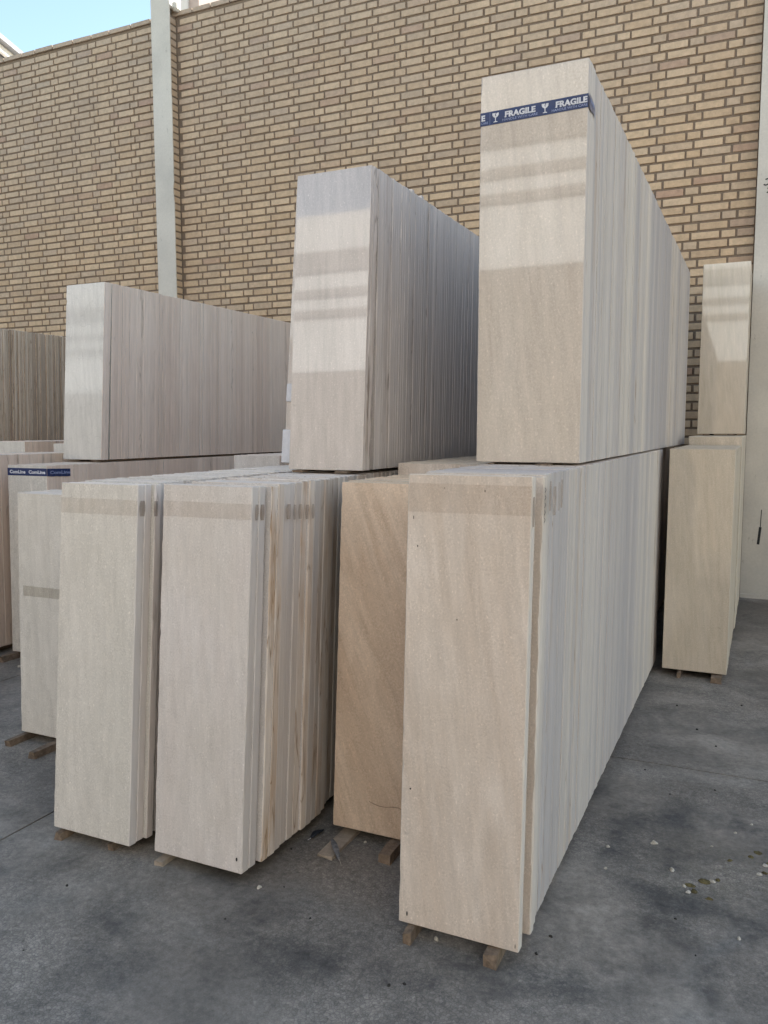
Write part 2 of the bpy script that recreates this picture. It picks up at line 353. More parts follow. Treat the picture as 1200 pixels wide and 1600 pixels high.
def stack(x, y0, y1, z0, w_, h, t_, lean0, lean1, fm, em, n_ind, group, deep, fronts=(), jx=0.0016, jh=0.0015, gap=0.0006, brown=0.15,
          lean_break=None, offs=None, fh=None, rnd=None, chamfer=0.0011, tints=None, cat='stone slab', name='stone_slab'):
    """a row of slabs standing on edge one behind another, leaning towards the wall; returns the slab objects"""
    rs = random.Random(rnd if rnd is not None else int(abs(x * 977 + y0 * 131)))
    out = []; y = y0; i = 0; walk = rs.random()
    while y < y1:
        f = min(1.0, max(0.0, (y - y0) / max(0.01, (y1 - y0))))
        lean = R(lean0 + (lean1 - lean0) * f)
        if lean_break and i < lean_break[0]: lean = R(lean_break[1])
        dx = rs.uniform(-jx, jx); dh = rs.uniform(-jh, jh)
        if offs and i in offs: dx += offs[i][0]; dh += offs[i][1]; y += offs[i][2]
        hh = h + dh
        if i == 0: dx = 0.0; hh = h if fh is None else fh
        walk = min(1, max(0, walk + rs.uniform(-0.42, 0.42)))
        g = rs.random() * brown * 1.3
        if rs.random() < brown * 0.9: g = rs.uniform(0.5, 1.0)
        tint = (walk, g, rs.random())
        if tints and i in tints: tint = tints[i]
        tt = t_ * rs.uniform(0.93, 1.05)
        c = chamfer * rs.uniform(0.7, 1.7)
        vs = _cb(w_, tt, hh, c)
        if i < n_ind:
            mb = MB()
            if i < 24 or i < len(fronts):
                nv, nf, nm = nicked(w_, tt, hh, c * 1.25, 42 if i < 3 else 14, rs); mb.add(nv, nf, nm, tint)
            else: mb.add(vs, CB_F, [0 if a == 1 else 2 if a == 2 else 1 for a in CB_A], tint)
            o = mb.build(name, [fm, em, M['top']]); o.location = (x + dx, y, z0); o.rotation_euler = (-lean, 0, 0)
            if i < len(fronts): tag(o, fronts[i], cat, group)
            else: tag(o, deep, cat, group)
            out.append(o)
        else:
            mt = Matrix.Translation((x + dx, y, z0)) @ Matrix.Rotation(-lean, 4, 'X')
            a, b, c_ = midx(fm), midx(em), midx(M['top'])
            STUFF.add([mt @ Vector(v) for v in vs], CB_F, [a if q == 1 else c_ if q == 2 else b for q in CB_A], tint)
        y += tt / math.cos(lean) + gap * rs.uniform(0.3, 1.6) + (rs.uniform(0.002, 0.005) if rs.random() < 0.10 else 0); i += 1
        if lean_break and i == lean_break[0]: y += lean_break[2]
    return out

# ------------------------------------------------------------------ ground
g = MB(); g.quad((-150, -150, -0.014), (150, -150, -0.014), (150, 150, -0.014), (-150, 150, -0.014))
ground = g.build('ground', M['joint']); tag(ground, kind='structure')
XJ = [-30, -14.0, -9.2, -5.9, -4.235, -2.57, 0.75, 4.1, 7.4, 30]; YJ = [-40, -20, -9.5, -6.2, -2.9, 0.45, 3.862, 8.4, 13, 40]
for a in range(len(XJ) - 1):
    for b in range(len(YJ) - 1):
        gp = 0.0045; m = MB()
        if XJ[a] == -5.9 and b < 5: pass
        m.box(XJ[a] + gp, XJ[a + 1] - gp, YJ[b] + gp, YJ[b + 1] - gp, -0.013, 0.0)
        p = m.build('concrete_panel', M['ground'], ground)
for (x0, x1, y0, y1) in ((-150, -30, -150, 150), (30, 150, -150, 150), (-30, 30, 40, 150), (-30, 30, -150, -40)):
    m = MB(); m.box(x0, x1, y0, y1, -0.013, 0.0); m.build('concrete_panel', M['ground'], ground)

# ------------------------------------------------------------------ brick wall
YW = 8.29; ZT = 6.50; PITCH_B = 0.0824; JT = 0.0205; LS = 0.2395; LH = 0.114; PER = 2 * LS + LH + 3 * JT
wb = MB(); wb.box(-18, 6, YW + 0.011, YW + 0.24, 0, ZT - 0.05)
wall = wb.build('brick_wall', M['mortar'])
tag(wall, 'tall buff brick wall with dark recessed mortar behind all the slab stacks', 'brick wall')
COLS = [(-6.83, -6.555), (-0.140, 0.135)]
segs = [(-18, COLS[0][0] - 0.004), (COLS[0][1] + 0.006, COLS[1][0] - 0.006), (COLS[1][1] + 0.006, 6)]
def in_view(x, z, y=YW):
    d = Vector((x, y, z)) - Vector((0, 0, EYE)); q = d.dot(fw)
    return q > 0 and abs(600 + F_PX * d.dot(rt2) / q - 600) < 640 and abs(F_PX * d.dot(up2) / q) < 830
brs = random.Random(5); cand = []; rest = []
row0 = 5.31
nrow = int(row0 / PITCH_B)
for r_ in range(-nrow, int((ZT - 0.06 - row0) / PITCH_B) + 1):
    zc = row0 + r_ * PITCH_B
    ph = -1.02 + (0 if r_ % 2 == 0 else PER / 2)
    k0 = int((-18 - ph) / PER) - 1; k1 = int((6 - ph) / PER) + 1
    for k in range(k0, k1 + 1):
        xc = ph + k * PER
        for (xa, ln) in ((xc - LH / 2, LH), (xc + LH / 2 + JT, LS), (xc + LH / 2 + 2 * JT + LS, LS)):
            for (sa, sb) in segs:
                a, b = max(xa, sa + 0.004), min(xa + ln, sb - 0.004)
                if b - a < 0.03: continue
                j = brs.uniform
                bri = (a + j(-.0025, .0025), b + j(-.0025, .0025), zc - (PITCH_B - JT) / 2 + j(-.002, .002), zc + (PITCH_B - JT) / 2 + j(-.002, .002), j(-.0025, .0035),
                       (j(0, 1), (j(0.6, 1) if j(0, 1) < 0.055 else j(0, 0.55)), j(0, 1)))
                vis = in_view((a + b) / 2, zc) and zc > 2.2
                if vis and -2.62 < a: cand.append(bri)
                else: rest.append(bri)
cand.sort(key=lambda q: -(q[0] + q[1]) / 2)
rest += cand[240:]; cand = cand[:240]
def brick_mb(mb, q, local=False):
    a, b, z0, z1, pr, tn = q
    vs = _cb(b - a, 0.05, z1 - z0, 0.0028)
    if local: mb.add(vs, CB_F, 0, tn)
    else: mb.add([(v[0] + a, v[1] + YW - pr, v[2] + z0) for v in vs], CB_F, 0, tn)
for q in cand:
    mb = MB(); brick_mb(mb, q, True); o = mb.build('brick', M['brick'], wall); o.location = (q[0], YW - q[4], q[2])
mb = MB()
for q in rest: brick_mb(mb, q)
# brick returns of the two piers (the white columns stand in front of them)
for (ca, cb_) in COLS:
    for r_ in range(-nrow, int((ZT - 0.06 - row0) / PITCH_B) + 1):
        zc = row0 + r_ * PITCH_B; tn = (brs.random(), brs.random() * 0.6, brs.random())
        dd = 0.112 + brs.uniform(-0.004, 0.001)
        vs = _cb(cb_ - ca - 0.012, dd - 0.004, PITCH_B - JT, 0.0028)
        mb.add([(v[0] + ca + 0.006, v[1] + YW - dd, v[2] + zc - (PITCH_B - JT) / 2) for v in vs], CB_F, 0, tn)
sb_ = mb.build('bricks', M['brick'], wall); tag(sb_, kind='stuff')
# mortar core inside the piers
for (ca, cb_) in COLS:
    m = MB(); m.box(ca + 0.014, cb_ - 0.014, YW - 0.112, YW + 0.011, 0, ZT - 0.055); m.build('pier_core', M['mortar'], wall)
# coping course of long flat bricks along the top edge
x = -14.0; crs = random.Random(3)
while x < 5.9:
    ln = crs.uniform(0.22, 0.34)
    m = MB(); m.add([(v[0], v[1], v[2]) for v in _cb(ln, 0.26, 0.052, 0.004)], CB_F, 0, (crs.random() * 0.5, 0.2, 1.0))
    o = m.build('coping_brick', M['brick'], wall); o.location = (x, YW - 0.014 + crs.uniform(-.004, .004), ZT - 0.049 + crs.uniform(-0.003, 0.003)); o.rotation_euler = (0, crs.uniform(-.01, .01), 0)
    x += ln + 0.012

# ------------------------------------------------------------------ columns
def column(ca, cb_, ztop, label, notches):
    mb = MB(); n = 90; yf = YW - 0.128; L = []; Rr = []
    crs = random.Random(int(abs(ca) * 100))
    for i in range(n + 1):
        z = ztop * i / n; d = crs.uniform(-0.0018, 0.0018)
        for zz, dep, sp in notches:
            if abs(z - zz) < sp: d -= dep * (1 - abs(z - zz) / sp)
        L.append((ca + crs.uniform(-.001, .001), z)); Rr.append((cb_ + d, z))
    vs = []; fs = []
    for (a, z), (b, _) in zip(L, Rr):
        vs += [(a, yf, z), (b - 0.004, yf, z), (b, yf + 0.004, z), (b, yf + 0.014, z), (a, yf + 0.014, z)]
    for i in range(n):
        for k in range(5):
            a = i * 5 + k; b = i * 5 + (k + 1) % 5
            fs.append((a, b, b + 5, a + 5))
    fs.append(tuple(range(4, -1, -1))); fs.append(tuple(n * 5 + k for k in range(5)))
    mb.add(vs, fs)
    # the web that carries on above the wall
    mb.box(ca + 0.01, cb_ - 0.01, yf + 0.014, YW + 0.10, ZT + 0.012, ztop - 0.003)
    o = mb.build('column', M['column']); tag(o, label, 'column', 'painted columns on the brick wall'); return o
colL = column(COLS[0][0], COLS[0][1], 7.7, 'narrow white column rising past the wall top behind the upper left stack',
              [(4.42, 0.018, 0.09), (5.55, 0.006, 0.06), (3.75, 0.006, 0.05), (5.0, 0.008, 0.04)])
m = MB(); m.add([(COLS[0][1] + 0.0 + v[0], YW - 0.1 + v[1], ZT - 0.02 + v[2]) for v in _cb(0.07, 0.12, 0.11, 0.03)], CB_F)
m.build('mortar_cap', M['column'], colL)
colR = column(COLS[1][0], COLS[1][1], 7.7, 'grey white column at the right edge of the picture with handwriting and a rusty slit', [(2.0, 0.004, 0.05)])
def stroke(mb, pts, wd, y):
    for (a, b) in zip(pts[:-1], pts[1:]):
        d = Vector((b[0] - a[0], b[1] - a[1])); d.normalize(); nn = Vector((-d.y, d.x)) * wd / 2
        q = [(a[0] - nn.x, a[1] - nn.y), (b[0] - nn.x, b[1] - nn.y), (b[0] + nn.x, b[1] + nn.y), (a[0] + nn.x, a[1] + nn.y)]
        ar = (q[1][0] - q[0][0]) * (q[2][1] - q[0][1]) - (q[1][1] - q[0][1]) * (q[2][0] - q[0][0])
        if ar < 0: q = q[::-1]
        mb.quad(*[(p[0], y, p[1]) for p in q])
yf = YW - 0.1295
m = MB()
for pts in ([(-0.075, 3.735), (-0.035, 3.745), (0.02, 3.742)], [(-0.03, 3.76), (0.0, 3.73), (0.02, 3.72)], [(-0.088, 3.695), (-0.07, 3.685), (-0.05, 3.695), (-0.03, 3.71)],
            [(-0.055, 3.655), (-0.03, 3.675), (0.0, 3.69)], [(-0.06, 3.62), (-0.035, 3.635), (-0.01, 3.66)]):
    stroke(m, pts, 0.011, yf)
m.build('handwriting', M['ink'], colR)
m = MB(); stroke(m, [(-0.005, 0.50), (0.0, 0.56), (0.008, 0.66)], 0.022, yf); stroke(m, [(0.008, 0.66), (0.012, 0.82)], 0.007, yf); m.build('rust_slit', M['ink'], colR)
m = MB(); m.box(-0.136, 0.131, YW - 0.150, YW - 0.1285, 0.0, 0.035); m.build('base_fillet', M['column'], colR)

# ------------------------------------------------------------------ neighbouring buildings beyond the wall
def px(x_, y_, Y):
    d = fw * F_PX + rt2 * (x_ - 600) - up2 * (y_ - 800); t_ = Y / d.y; return Vector((0, 0, EYE)) + d * t_
b = empty('neighbour_house', (-17.0, 14.2, 0)); tag(b, 'pale house corner with grey roof eave beyond the wall at the far left', 'house')
def inv(mb, base): mb.v = [(v[0] - base[0], v[1] - base[1], v[2] - base[2]) for v in mb.v]; return mb
base = (-17.0, 14.2, 0)
A0 = px(-70, -8, 13.2); A1 = px(62, 103, 17.2)
dv = (A1 - A0); side = Vector((-dv.y, dv.x, 0)).normalized() * 5.0
if side.x > 0: side = -side
def prism(mb, a, b_, s, z_down):
    t = [a, b_, b_ + s, a + s]; bt = [v - Vector((0, 0, z_down)) for v in t]
    mb.add(t + bt, [(0, 3, 2, 1), (4, 5, 6, 7), (0, 1, 5, 4), (1, 2, 6, 5), (2, 3, 7, 6), (3, 0, 4, 7)])
m = MB(); prism(m, A0, A1, side, 0.12); inv(m, base).build('roof', M['soffit'], b)
i1 = side.normalized() * 0.55 - Vector((0, 0, 0.125))
m = MB(); prism(m, A0 + i1, A1 + i1 - dv * 0.02, side * 0.88, 6.5); inv(m, base).build('wall', M['plaster'], b)
i2 = side.normalized() * 0.18 - Vector((0, 0, 0.123))
m = MB(); prism(m, A0 + i2, A1 + i2 - dv * 0.02, side.normalized() * 0.10, 0.16); inv(m, base).build('gutter', M['plaster'], b)
for k in range(5):
    m = MB(); q = A0 + dv * (0.15 + 0.18 * k) + i2 - Vector((0, 0, 0.16)); prism(m, q, q + dv.normalized() * 0.09, side.normalized() * 0.37, 0.09)
    inv(m, base).build('eave_bracket', M['plaster'], b)
b2 = empty('stair_tower', (-10.4, 13.2, 0)); tag(b2, 'white stair tower peeking over the wall just right of the left column', 'building')
p0 = px(262, 0, 13.2).x; p1 = px(293, 0, 13.2).x; p2 = px(308, 0, 13.2).x
m = MB(); m.box(p0 - 0.25, p1, 13.2, 15.5, 0, 12.2); inv(m, (-10.4, 13.2, 0)).build('wall', M['plaster'], b2)
m = MB(); m.box(p1 + 0.003, p2, 13.25, 15.45, 0, 12.2); inv(m, (-10.4, 13.2, 0)).build('corner_trim', M['plaster_pink'], b2)
m = MB(); m.box(p0 - 0.3, p2 + 0.1, 13.1, 15.6, 12.2, 12.35); inv(m, (-10.4, 13.2, 0)).build('roof', M['soffit'], b2)

# across the yard, behind the camera (mirrored in the polished slabs)
b4 = empty('opposite_building', (-3, -8, 0)); tag(b4, 'long cream building with dark cladding below, across the yard', 'building'); base = (-3, -8, 0)
m = MB(); m.box(-30, 24, -14, -6.5, 4.2, 7.1); inv(m, base).build('wall', M['facade'], b4)
m = MB(); m.box(-29.9, 23.9, -13.9, -6.53, 0, 4.197); inv(m, base).build('cladding', M['cladding'], b4)
for (za, zb, pr) in ((5.18, 5.32, 0.05), (5.56, 5.70, 0.05), (6.02, 6.40, 0.06)):
    m = MB(); m.box(-30, 24.0, -6.497, -6.5 + pr, za, zb); inv(m, base).build('floor_band', M['dark_band'], b4)

m = MB(); m.box(2.5, 24, -13.8, -6.52, 7.103, 14.0); inv(m, base).build('bounce_block', M['facade'], b4)  # unseen block, added to bounce warm sunlight onto the slab sides

# ------------------------------------------------------------------ stacks of slabs
def K(x_, Y): return px(x_, 671, Y).x
# front right, lower
sF = stack(-0.959, 2.173, 5.50, 0.0465, 0.378, 1.375, 0.040, 3.12, 0.4, M['f_warm'], M['e_grey'], 70, 'slabs of the long front right floor stack',
      'sawn grey beige slab edge within the long front right floor stack',
      ['large warm beige slab at the very front right, nearest of all, on two wooden battens', 'slab right behind the nearest one, its brown face sticking out to the right'],
      offs={1: (0.009, -0.004, 0.055), 2: (0.005, 0, 0)}, chamfer=0.0018, tints={0: (0.9, 0.05, 0.6), 1: (0.8, 0.3, 0.9)}, brown=0.10, rnd=3)
# tall one on top of it
sU3 = stack(-0.984, 2.96, 7.25, 1.429, 0.388, 1.394, 0.040, 0.55, 0.4, M['f_polish'], M['e_grey'], 60, 'slabs of the tall upper right stack',
      'pale grey slab edge within the tall upper right stack', ['glossy beige slab wearing the blue FRAGILE tape, front of the tall upper right stack'], brown=0.08, jh=0.003, rnd=8)
# brown pair between
sE = stack(-1.435, 2.630, 3.17, 0.0465, 0.37, 1.313, 0.040, 4.03, 3.6, M['f_brown'], M['e_tan'], 6, 'slabs of the brown streaked floor stack',
      'beige slab behind the brown streaked slab, partly hidden by the nearest stack', ['brown diagonally streaked slab set back between the two front floor stacks'], brown=0.2, jx=0.008, rnd=4)
stack(-1.447, 3.20, 5.4, 0.0465, 0.37, 1.362, 0.040, 3.2, 1.5, M['f_warm'], M['e_tan'], 1, 'slabs of the brown streaked floor stack', '',
      ['taller beige slab just behind the brown streaked slab, only its top showing'], rnd=2)
# D
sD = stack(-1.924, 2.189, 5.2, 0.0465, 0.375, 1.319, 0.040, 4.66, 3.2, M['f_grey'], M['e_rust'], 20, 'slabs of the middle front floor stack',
      'slab with rusty brown seams on its edge within the middle front floor stack',
      ['pinkish grey slab fronting the middle floor stack, dark hole at its lower right'], brown=0.42,
      offs={2: (0.020, -0.004, 0.012), 3: (0.018, 0, 0), 4: (0.018, 0, 0), 5: (0.018, 0, 0), 6: (0.02, 0, 0), 7: (0.021, 0, 0), 8: (0.026, 0.004, 0), 9: (0.026, 0, 0), 10: (0.024, 0, 0), 11: (0.022, 0, 0), 12: (0.02, 0, 0)},
      tints={0: (0.2, 0.1, 0.5), 1: (0.1, 0.1, 0.4), 2: (1, 1, 0.8), 3: (0.9, 0.9, 0.6), 4: (0.3, 0.1, 0.5), 5: (0.15, 0.05, 0.5), 6: (0.4, 0.2, 0.5), 7: (0.9, 1.0, 0.8), 8: (1, 0.7, 1)}, rnd=6, chamfer=0.002, jx=0.004, gap=0.0012)
# C
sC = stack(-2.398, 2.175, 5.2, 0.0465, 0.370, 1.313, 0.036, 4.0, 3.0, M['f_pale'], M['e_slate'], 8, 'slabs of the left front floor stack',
      'grey edged slab within the left front floor stack', ['pale beige grey slab fronting the floor stack left of the middle one'],
      lean_break=(3, 4.73, 0.012), brown=0.12, offs={2: (0.016, 0, 0), 3: (0.004, 0.0, 0.01), 4: (0.002, 0, 0)}, tints={2: (1, 0.4, 1)}, rnd=12)
# B
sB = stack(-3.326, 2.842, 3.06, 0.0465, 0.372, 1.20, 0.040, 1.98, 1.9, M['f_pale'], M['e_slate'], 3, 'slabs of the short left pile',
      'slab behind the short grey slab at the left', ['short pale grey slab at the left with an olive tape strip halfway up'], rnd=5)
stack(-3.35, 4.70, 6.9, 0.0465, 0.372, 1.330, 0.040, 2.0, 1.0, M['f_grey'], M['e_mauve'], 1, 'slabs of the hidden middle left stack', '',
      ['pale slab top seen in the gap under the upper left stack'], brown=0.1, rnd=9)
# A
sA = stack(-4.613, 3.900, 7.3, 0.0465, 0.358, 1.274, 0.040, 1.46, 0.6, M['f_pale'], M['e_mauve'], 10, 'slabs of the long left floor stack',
      'greyish mauve slab edge in the long left floor stack', ['pale slab with navy lettered tape round its top, front of the long left floor stack'], brown=0.08, rnd=10)
# A0 and the rows beyond at the far left
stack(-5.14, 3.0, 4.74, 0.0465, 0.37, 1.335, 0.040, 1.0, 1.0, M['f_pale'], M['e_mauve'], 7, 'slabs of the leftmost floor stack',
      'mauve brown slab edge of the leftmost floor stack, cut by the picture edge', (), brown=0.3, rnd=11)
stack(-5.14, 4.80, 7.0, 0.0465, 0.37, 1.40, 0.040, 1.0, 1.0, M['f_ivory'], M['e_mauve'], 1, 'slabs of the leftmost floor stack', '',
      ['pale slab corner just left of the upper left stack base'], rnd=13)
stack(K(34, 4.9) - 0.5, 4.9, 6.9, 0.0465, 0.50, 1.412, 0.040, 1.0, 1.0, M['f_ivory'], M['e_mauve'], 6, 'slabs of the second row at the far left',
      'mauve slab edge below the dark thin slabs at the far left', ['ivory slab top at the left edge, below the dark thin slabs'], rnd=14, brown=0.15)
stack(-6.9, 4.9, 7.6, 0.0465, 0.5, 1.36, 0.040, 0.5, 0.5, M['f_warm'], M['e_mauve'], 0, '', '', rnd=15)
sU0 = stack(-6.86, 5.1, 6.95, 1.435, 0.46, 1.05, 0.0185, 2.2, 1.6, M['f_brown'], M['e_dark'], 30, 'thin dark slabs at the far left',
      'thin dark brown slab edge in the upper row at the far left', (), brown=0.5, tints={i: (brs.random(), brs.random() * 0.8, brs.random()) for i in range(200)}, gap=0.0045, jx=0.006, jh=0.006, rnd=16, name='thin_slab')
# U1
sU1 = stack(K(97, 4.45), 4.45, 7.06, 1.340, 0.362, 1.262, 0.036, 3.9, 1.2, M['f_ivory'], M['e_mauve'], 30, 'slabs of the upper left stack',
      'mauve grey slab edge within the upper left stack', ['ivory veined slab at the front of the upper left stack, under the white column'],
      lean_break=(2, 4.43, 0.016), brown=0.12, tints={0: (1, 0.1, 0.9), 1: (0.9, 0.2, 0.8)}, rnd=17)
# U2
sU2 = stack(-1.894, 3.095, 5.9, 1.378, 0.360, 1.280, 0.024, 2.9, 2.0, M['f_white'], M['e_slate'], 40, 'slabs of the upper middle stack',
      'slate grey slab edge within the upper middle stack', ['glossy pale slab with mirrored bands, front of the upper middle stack', 'thin slab just behind the glossy pale slab of the upper middle stack'],
      lean_break=(3, 4.70, 0.018), brown=0.12, jh=0.002, offs={3: (-0.082, -0.02, 0), 19: (0, 0.01, 0), 24: (0, 0.012, 0)},
      tints={0: (0.9, 0.4, 0.6), 1: (0.7, 1.0, 0.3), 2: (1, 0.8, 0.8)}, gap=0.0002, chamfer=0.0007, rnd=18)
# G, taller one behind, and U4 on it
sG = stack(-0.524, 5.324, 6.55, 0.0465, 0.377, 1.383, 0.040, 2.1, 1.2, M['f_tan'], M['e_tan'], 8, 'slabs of the right floor stack by the column',
      'slab edge of the right floor stack beside the white column', ['tan slab at the front of the right floor stack, near the white column'], rnd=19, brown=0.05)
stack(-0.515, 6.62, 8.0, 0.0465, 0.375, 1.45, 0.040, 0.6, 0.4, M['f_tan'], M['e_tan'], 1, 'slabs of the right floor stack by the column', '',
      ['slightly taller tan slab top showing behind the right floor stack'], rnd=20, brown=0.05)
sU4 = stack(-0.503, 7.30, 7.98, 1.512, 0.358, 1.386, 0.040, 2.15, 1.8, M['f_tan'], M['e_tan'], 1, 'slabs of the small upper right stack',
      '', ['narrow glossy tan slab standing high beside the right column'], rnd=21)
# shaded slabs behind the front right floor stack, carrying the rear of the tall stack
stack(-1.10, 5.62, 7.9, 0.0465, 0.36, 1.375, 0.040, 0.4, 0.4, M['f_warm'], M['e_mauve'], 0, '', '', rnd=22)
st = STUFF.build('stacked_slabs', [m_ for m_ in STUFF_MATS]); tag(st, 'rear slabs of all the stacks, too deep to tell apart', 'stone slabs', kind='stuff')

# ------------------------------------------------------------------ battens under the stacks
def batten(x_, y0, y1, z, wd, ht, label, group, mat='wood', rot=0.0, skew=0.0):
    rs = random.Random(int(abs(x_ * 1000) + abs(y0 * 100)))
    n_ = 5; vs = []; fs = []
    for i in range(n_ + 1):
        yy = (y1 - y0) * i / n_ if i else rs.uniform(-0.003, 0.003)
        if i == 1: yy = min(yy, 0.07)
        dx = rs.uniform(-.0015, .0015); s = 1 + rs.uniform(-.06, .06)
        a = [(-wd / 2 * s, 0), (wd / 2 * s, 0), (wd / 2 * s * 0.97, ht), (-wd / 2 * s * 0.95, ht * (1 + (0.0 if i else -0.12)))]
        vs += [(p[0] + dx + skew * yy + (rs.uniform(-.002, .002)), yy + (rs.uniform(-.006, .006) if i == 0 else 0), p[1]) for p in a]
    for i in range(n_):
        for k in range(4):
            a, b_ = i * 4 + k, i * 4 + (k + 1) % 4; fs.append((a, b_, b_ + 4, a + 4))
    fs.append((3, 2, 1, 0)); e = n_ * 4; fs.append((e, e + 1, e + 2, e + 3))
    mb = MB(); mb.add(vs, fs); o = mb.build('wooden_batten', M[mat]); o.location = (x_, y0, z); o.rotation_euler = (0, 0, rot)
    tag(o, label, 'wooden batten', group); return o
GB = 'battens on the floor under the stacks'
for (x_, y0, y1, wd, ht, lb, mt) in (
    (-0.918, 2.140, 5.3, 0.026, 0.040, 'dark splintered batten end under the lower left corner of the nearest slab', 'wood'),
    (-0.655, 2.142, 5.3, 0.042, 0.040, 'brown batten end with a splintered tip under the lower right of the nearest slab', 'wood'),
    (-1.385, 2.475, 5.2, 0.062, 0.012, 'flat pale batten on the floor with the grey feather across it', 'wood_pale'),
    (-1.172, 2.530, 5.2, 0.050, 0.036, 'brown batten end beside the nearest stack, below the brown streaked slab', 'wood'),
    (-1.900, 2.185, 5.0, 0.034, 0.018, 'small pale batten end under the left corner of the middle front slab', 'wood_pale'),
    (-1.640, 2.27, 5.0, 0.040, 0.040, 'hidden batten under the right of the middle front slab', 'wood'),
    (-2.370, 2.172, 5.0, 0.034, 0.030, 'short batten end under the left corner of the left front slab', 'wood'),
    (-2.130, 2.19, 5.0, 0.026, 0.030, 'short batten end under the right half of the left front slab', 'wood'),
    (-3.318, 2.745, 3.2, 0.034, 0.032, 'longest bare batten end at the left, furthest left under the short slab', 'wood'),
    (-3.085, 2.690, 3.2, 0.036, 0.034, 'bare batten end just left of the left front slab', 'wood'),
    (-4.585, 3.780, 7.0, 0.040, 0.040, 'crooked batten end under the slab with the navy tape', 'wood'),
    (-4.330, 3.800, 7.0, 0.040, 0.040, 'second batten under the slab with the navy tape', 'wood'),
    (-0.420, 5.295, 7.9, 0.020, 0.040, 'thin batten end under the left of the right floor stack', 'wood'),
    (-0.205, 5.270, 7.9, 0.060, 0.038, 'thick batten end under the right of the right floor stack', 'wood')):
    batten(x_, y0, y1, 0.0, wd, ht, lb, GB, mt, skew=0.02 if x_ < -3 else 0.0)
for x_, sd_ in ((-5.05, 'left'), (-4.88, 'right')): batten(x_, 3.02, 6.9, 0.0, 0.04, 0.042, sd_ + ' batten under the leftmost floor stack', GB)
for x_, sd_ in ((-6.2, 'left'), (-5.8, 'right')): batten(x_, 4.95, 6.9, 0.0, 0.04, 0.042, sd_ + ' batten under the second row at the far left', GB)
GU = 'thin battens between the lower and upper stacks'
for (x_, y0, y1, z, wd, ht, lb) in (
    (-0.925, 2.955, 7.1, 1.4195, 0.022, 0.0070, 'thin batten tip under the lower left corner of the tall taped slab'),
    (-0.720, 2.915, 7.1, 1.4195, 0.050, 0.0070, 'splintered batten tip under the lower right of the tall taped slab'),
    (-1.840, 3.075, 5.7, 1.3665, 0.045, 0.010, 'thin batten tip under the left of the upper middle stack'),
    (-1.625, 3.075, 5.7, 1.3665, 0.060, 0.010, 'thin batten tip under the right of the upper middle stack'),
    (-4.520, 4.40, 7.0, 1.3245, 0.040, 0.0145, 'thin batten under the left of the upper left stack'),
    (-4.330, 4.42, 7.0, 1.3245, 0.040, 0.0145, 'thin batten under the right of the upper left stack'),
    (-0.430, 7.27, 7.95, 1.4995, 0.050, 0.012, 'thin batten under the left of the narrow high slab'),
    (-0.240, 7.27, 7.95, 1.4995, 0.050, 0.012, 'thin batten under the right of the narrow high slab')):
    batten(x_, y0, y1, z, wd, ht, lb, GU)

# ------------------------------------------------------------------ tapes and lettering
def slab_frame(name, slab): 
    o = empty(name); o.location = slab.location; o.rotation_euler = slab.rotation_euler; return o
def text_obj(name, s, size, x_, z_, y_, mat, parent, side=False, squash=1.0, slope=0.0, bold=0.0, y0=0.0):
    cu = bpy.data.curves.new('letters', 'FONT'); cu.body = s; cu.size = size; cu.offset = bold; cu.resolution_u = 3
    tmp = bpy.data.objects.new('letters', cu); C.objects.link(tmp); dg = bpy.context.evaluated_depsgraph_get(); dg.update()
    me = bpy.data.meshes.new_from_object(tmp.evaluated_get(dg)); bpy.data.objects.remove(tmp); bpy.data.curves.remove(cu)
    for v in me.vertices:
        a, b_ = v.co.x * squash, v.co.y
        v.co = (x_, y0 + a, z_ + b_ + slope * a) if side else (x_ + a, y_, z_ + b_ + slope * a)
    me.materials.clear(); me.materials.append(mat); return link(name, me, parent)
def extent(o, ax=0): c = [v.co[ax] for v in o.data.vertices]; return min(c), max(c)
# FRAGILE tape
W3 = 0.388
tp = slab_frame('fragile_tape', sU3[0]); tag(tp, 'navy tape printed FRAGILE HANDLE WITH CARE around the top of the tall slab', 'tape')
zb, sl, th = 1.221, 0.020, 0.047
m = MB(); q = [(-0.001, 0, zb), (W3 + 0.001, 0, zb + sl * W3)]
e = 0.0012
m.add([(-e, -e, zb), (W3 + e, -e, zb + sl * W3), (W3 + e, -e, zb + sl * W3 + th), (-e, -e, zb + th), (-e, 0.02, zb), (-e, 0.02, zb + th)], [(0, 1, 2, 3), (4, 0, 3, 5)])
m.build('tape_front', M['tape_blue'], tp)
m = MB(); xs = W3 + 0.0045; z1 = zb + sl * W3
jag = [(0.0, 0, th), (0.035, -0.001, th - 0.001), (0.062, 0.001, th - 0.004), (0.085, 0.006, th - 0.009), (0.102, 0.014, th - 0.016)]
vs = []
for (yy, lo, hi) in jag: vs += [(xs, yy - e, z1 + lo), (xs, yy - e, z1 + hi)]
vs[-2] = (xs, 0.104, z1 - 0.006)
m.add(vs, [(i * 2, i * 2 + 2, i * 2 + 3, i * 2 + 1) for i in range(len(jag) - 1)]); m.build('tape_wrap', M['tape_blue_faded'], tp)
def fit_text(s, x0, x1, z_, size, mat, nm='lettering', side=False, bold=0.0012, par=tp, y_=-0.0022, sl_=0.020):
    o = text_obj(nm, s, size, 0, 0, 0, mat, par, bold=bold); a, b_ = extent(o)
    k = (x1 - x0) / (b_ - a)
    for v in o.data.vertices:
        xx = x0 + (v.co.x - a) * k; zz = v.co.z
        v.co = (W3 + 0.0058, xx, z_ + zz) if side else (xx, y_, z_ + zz + sl_ * xx)
    return o
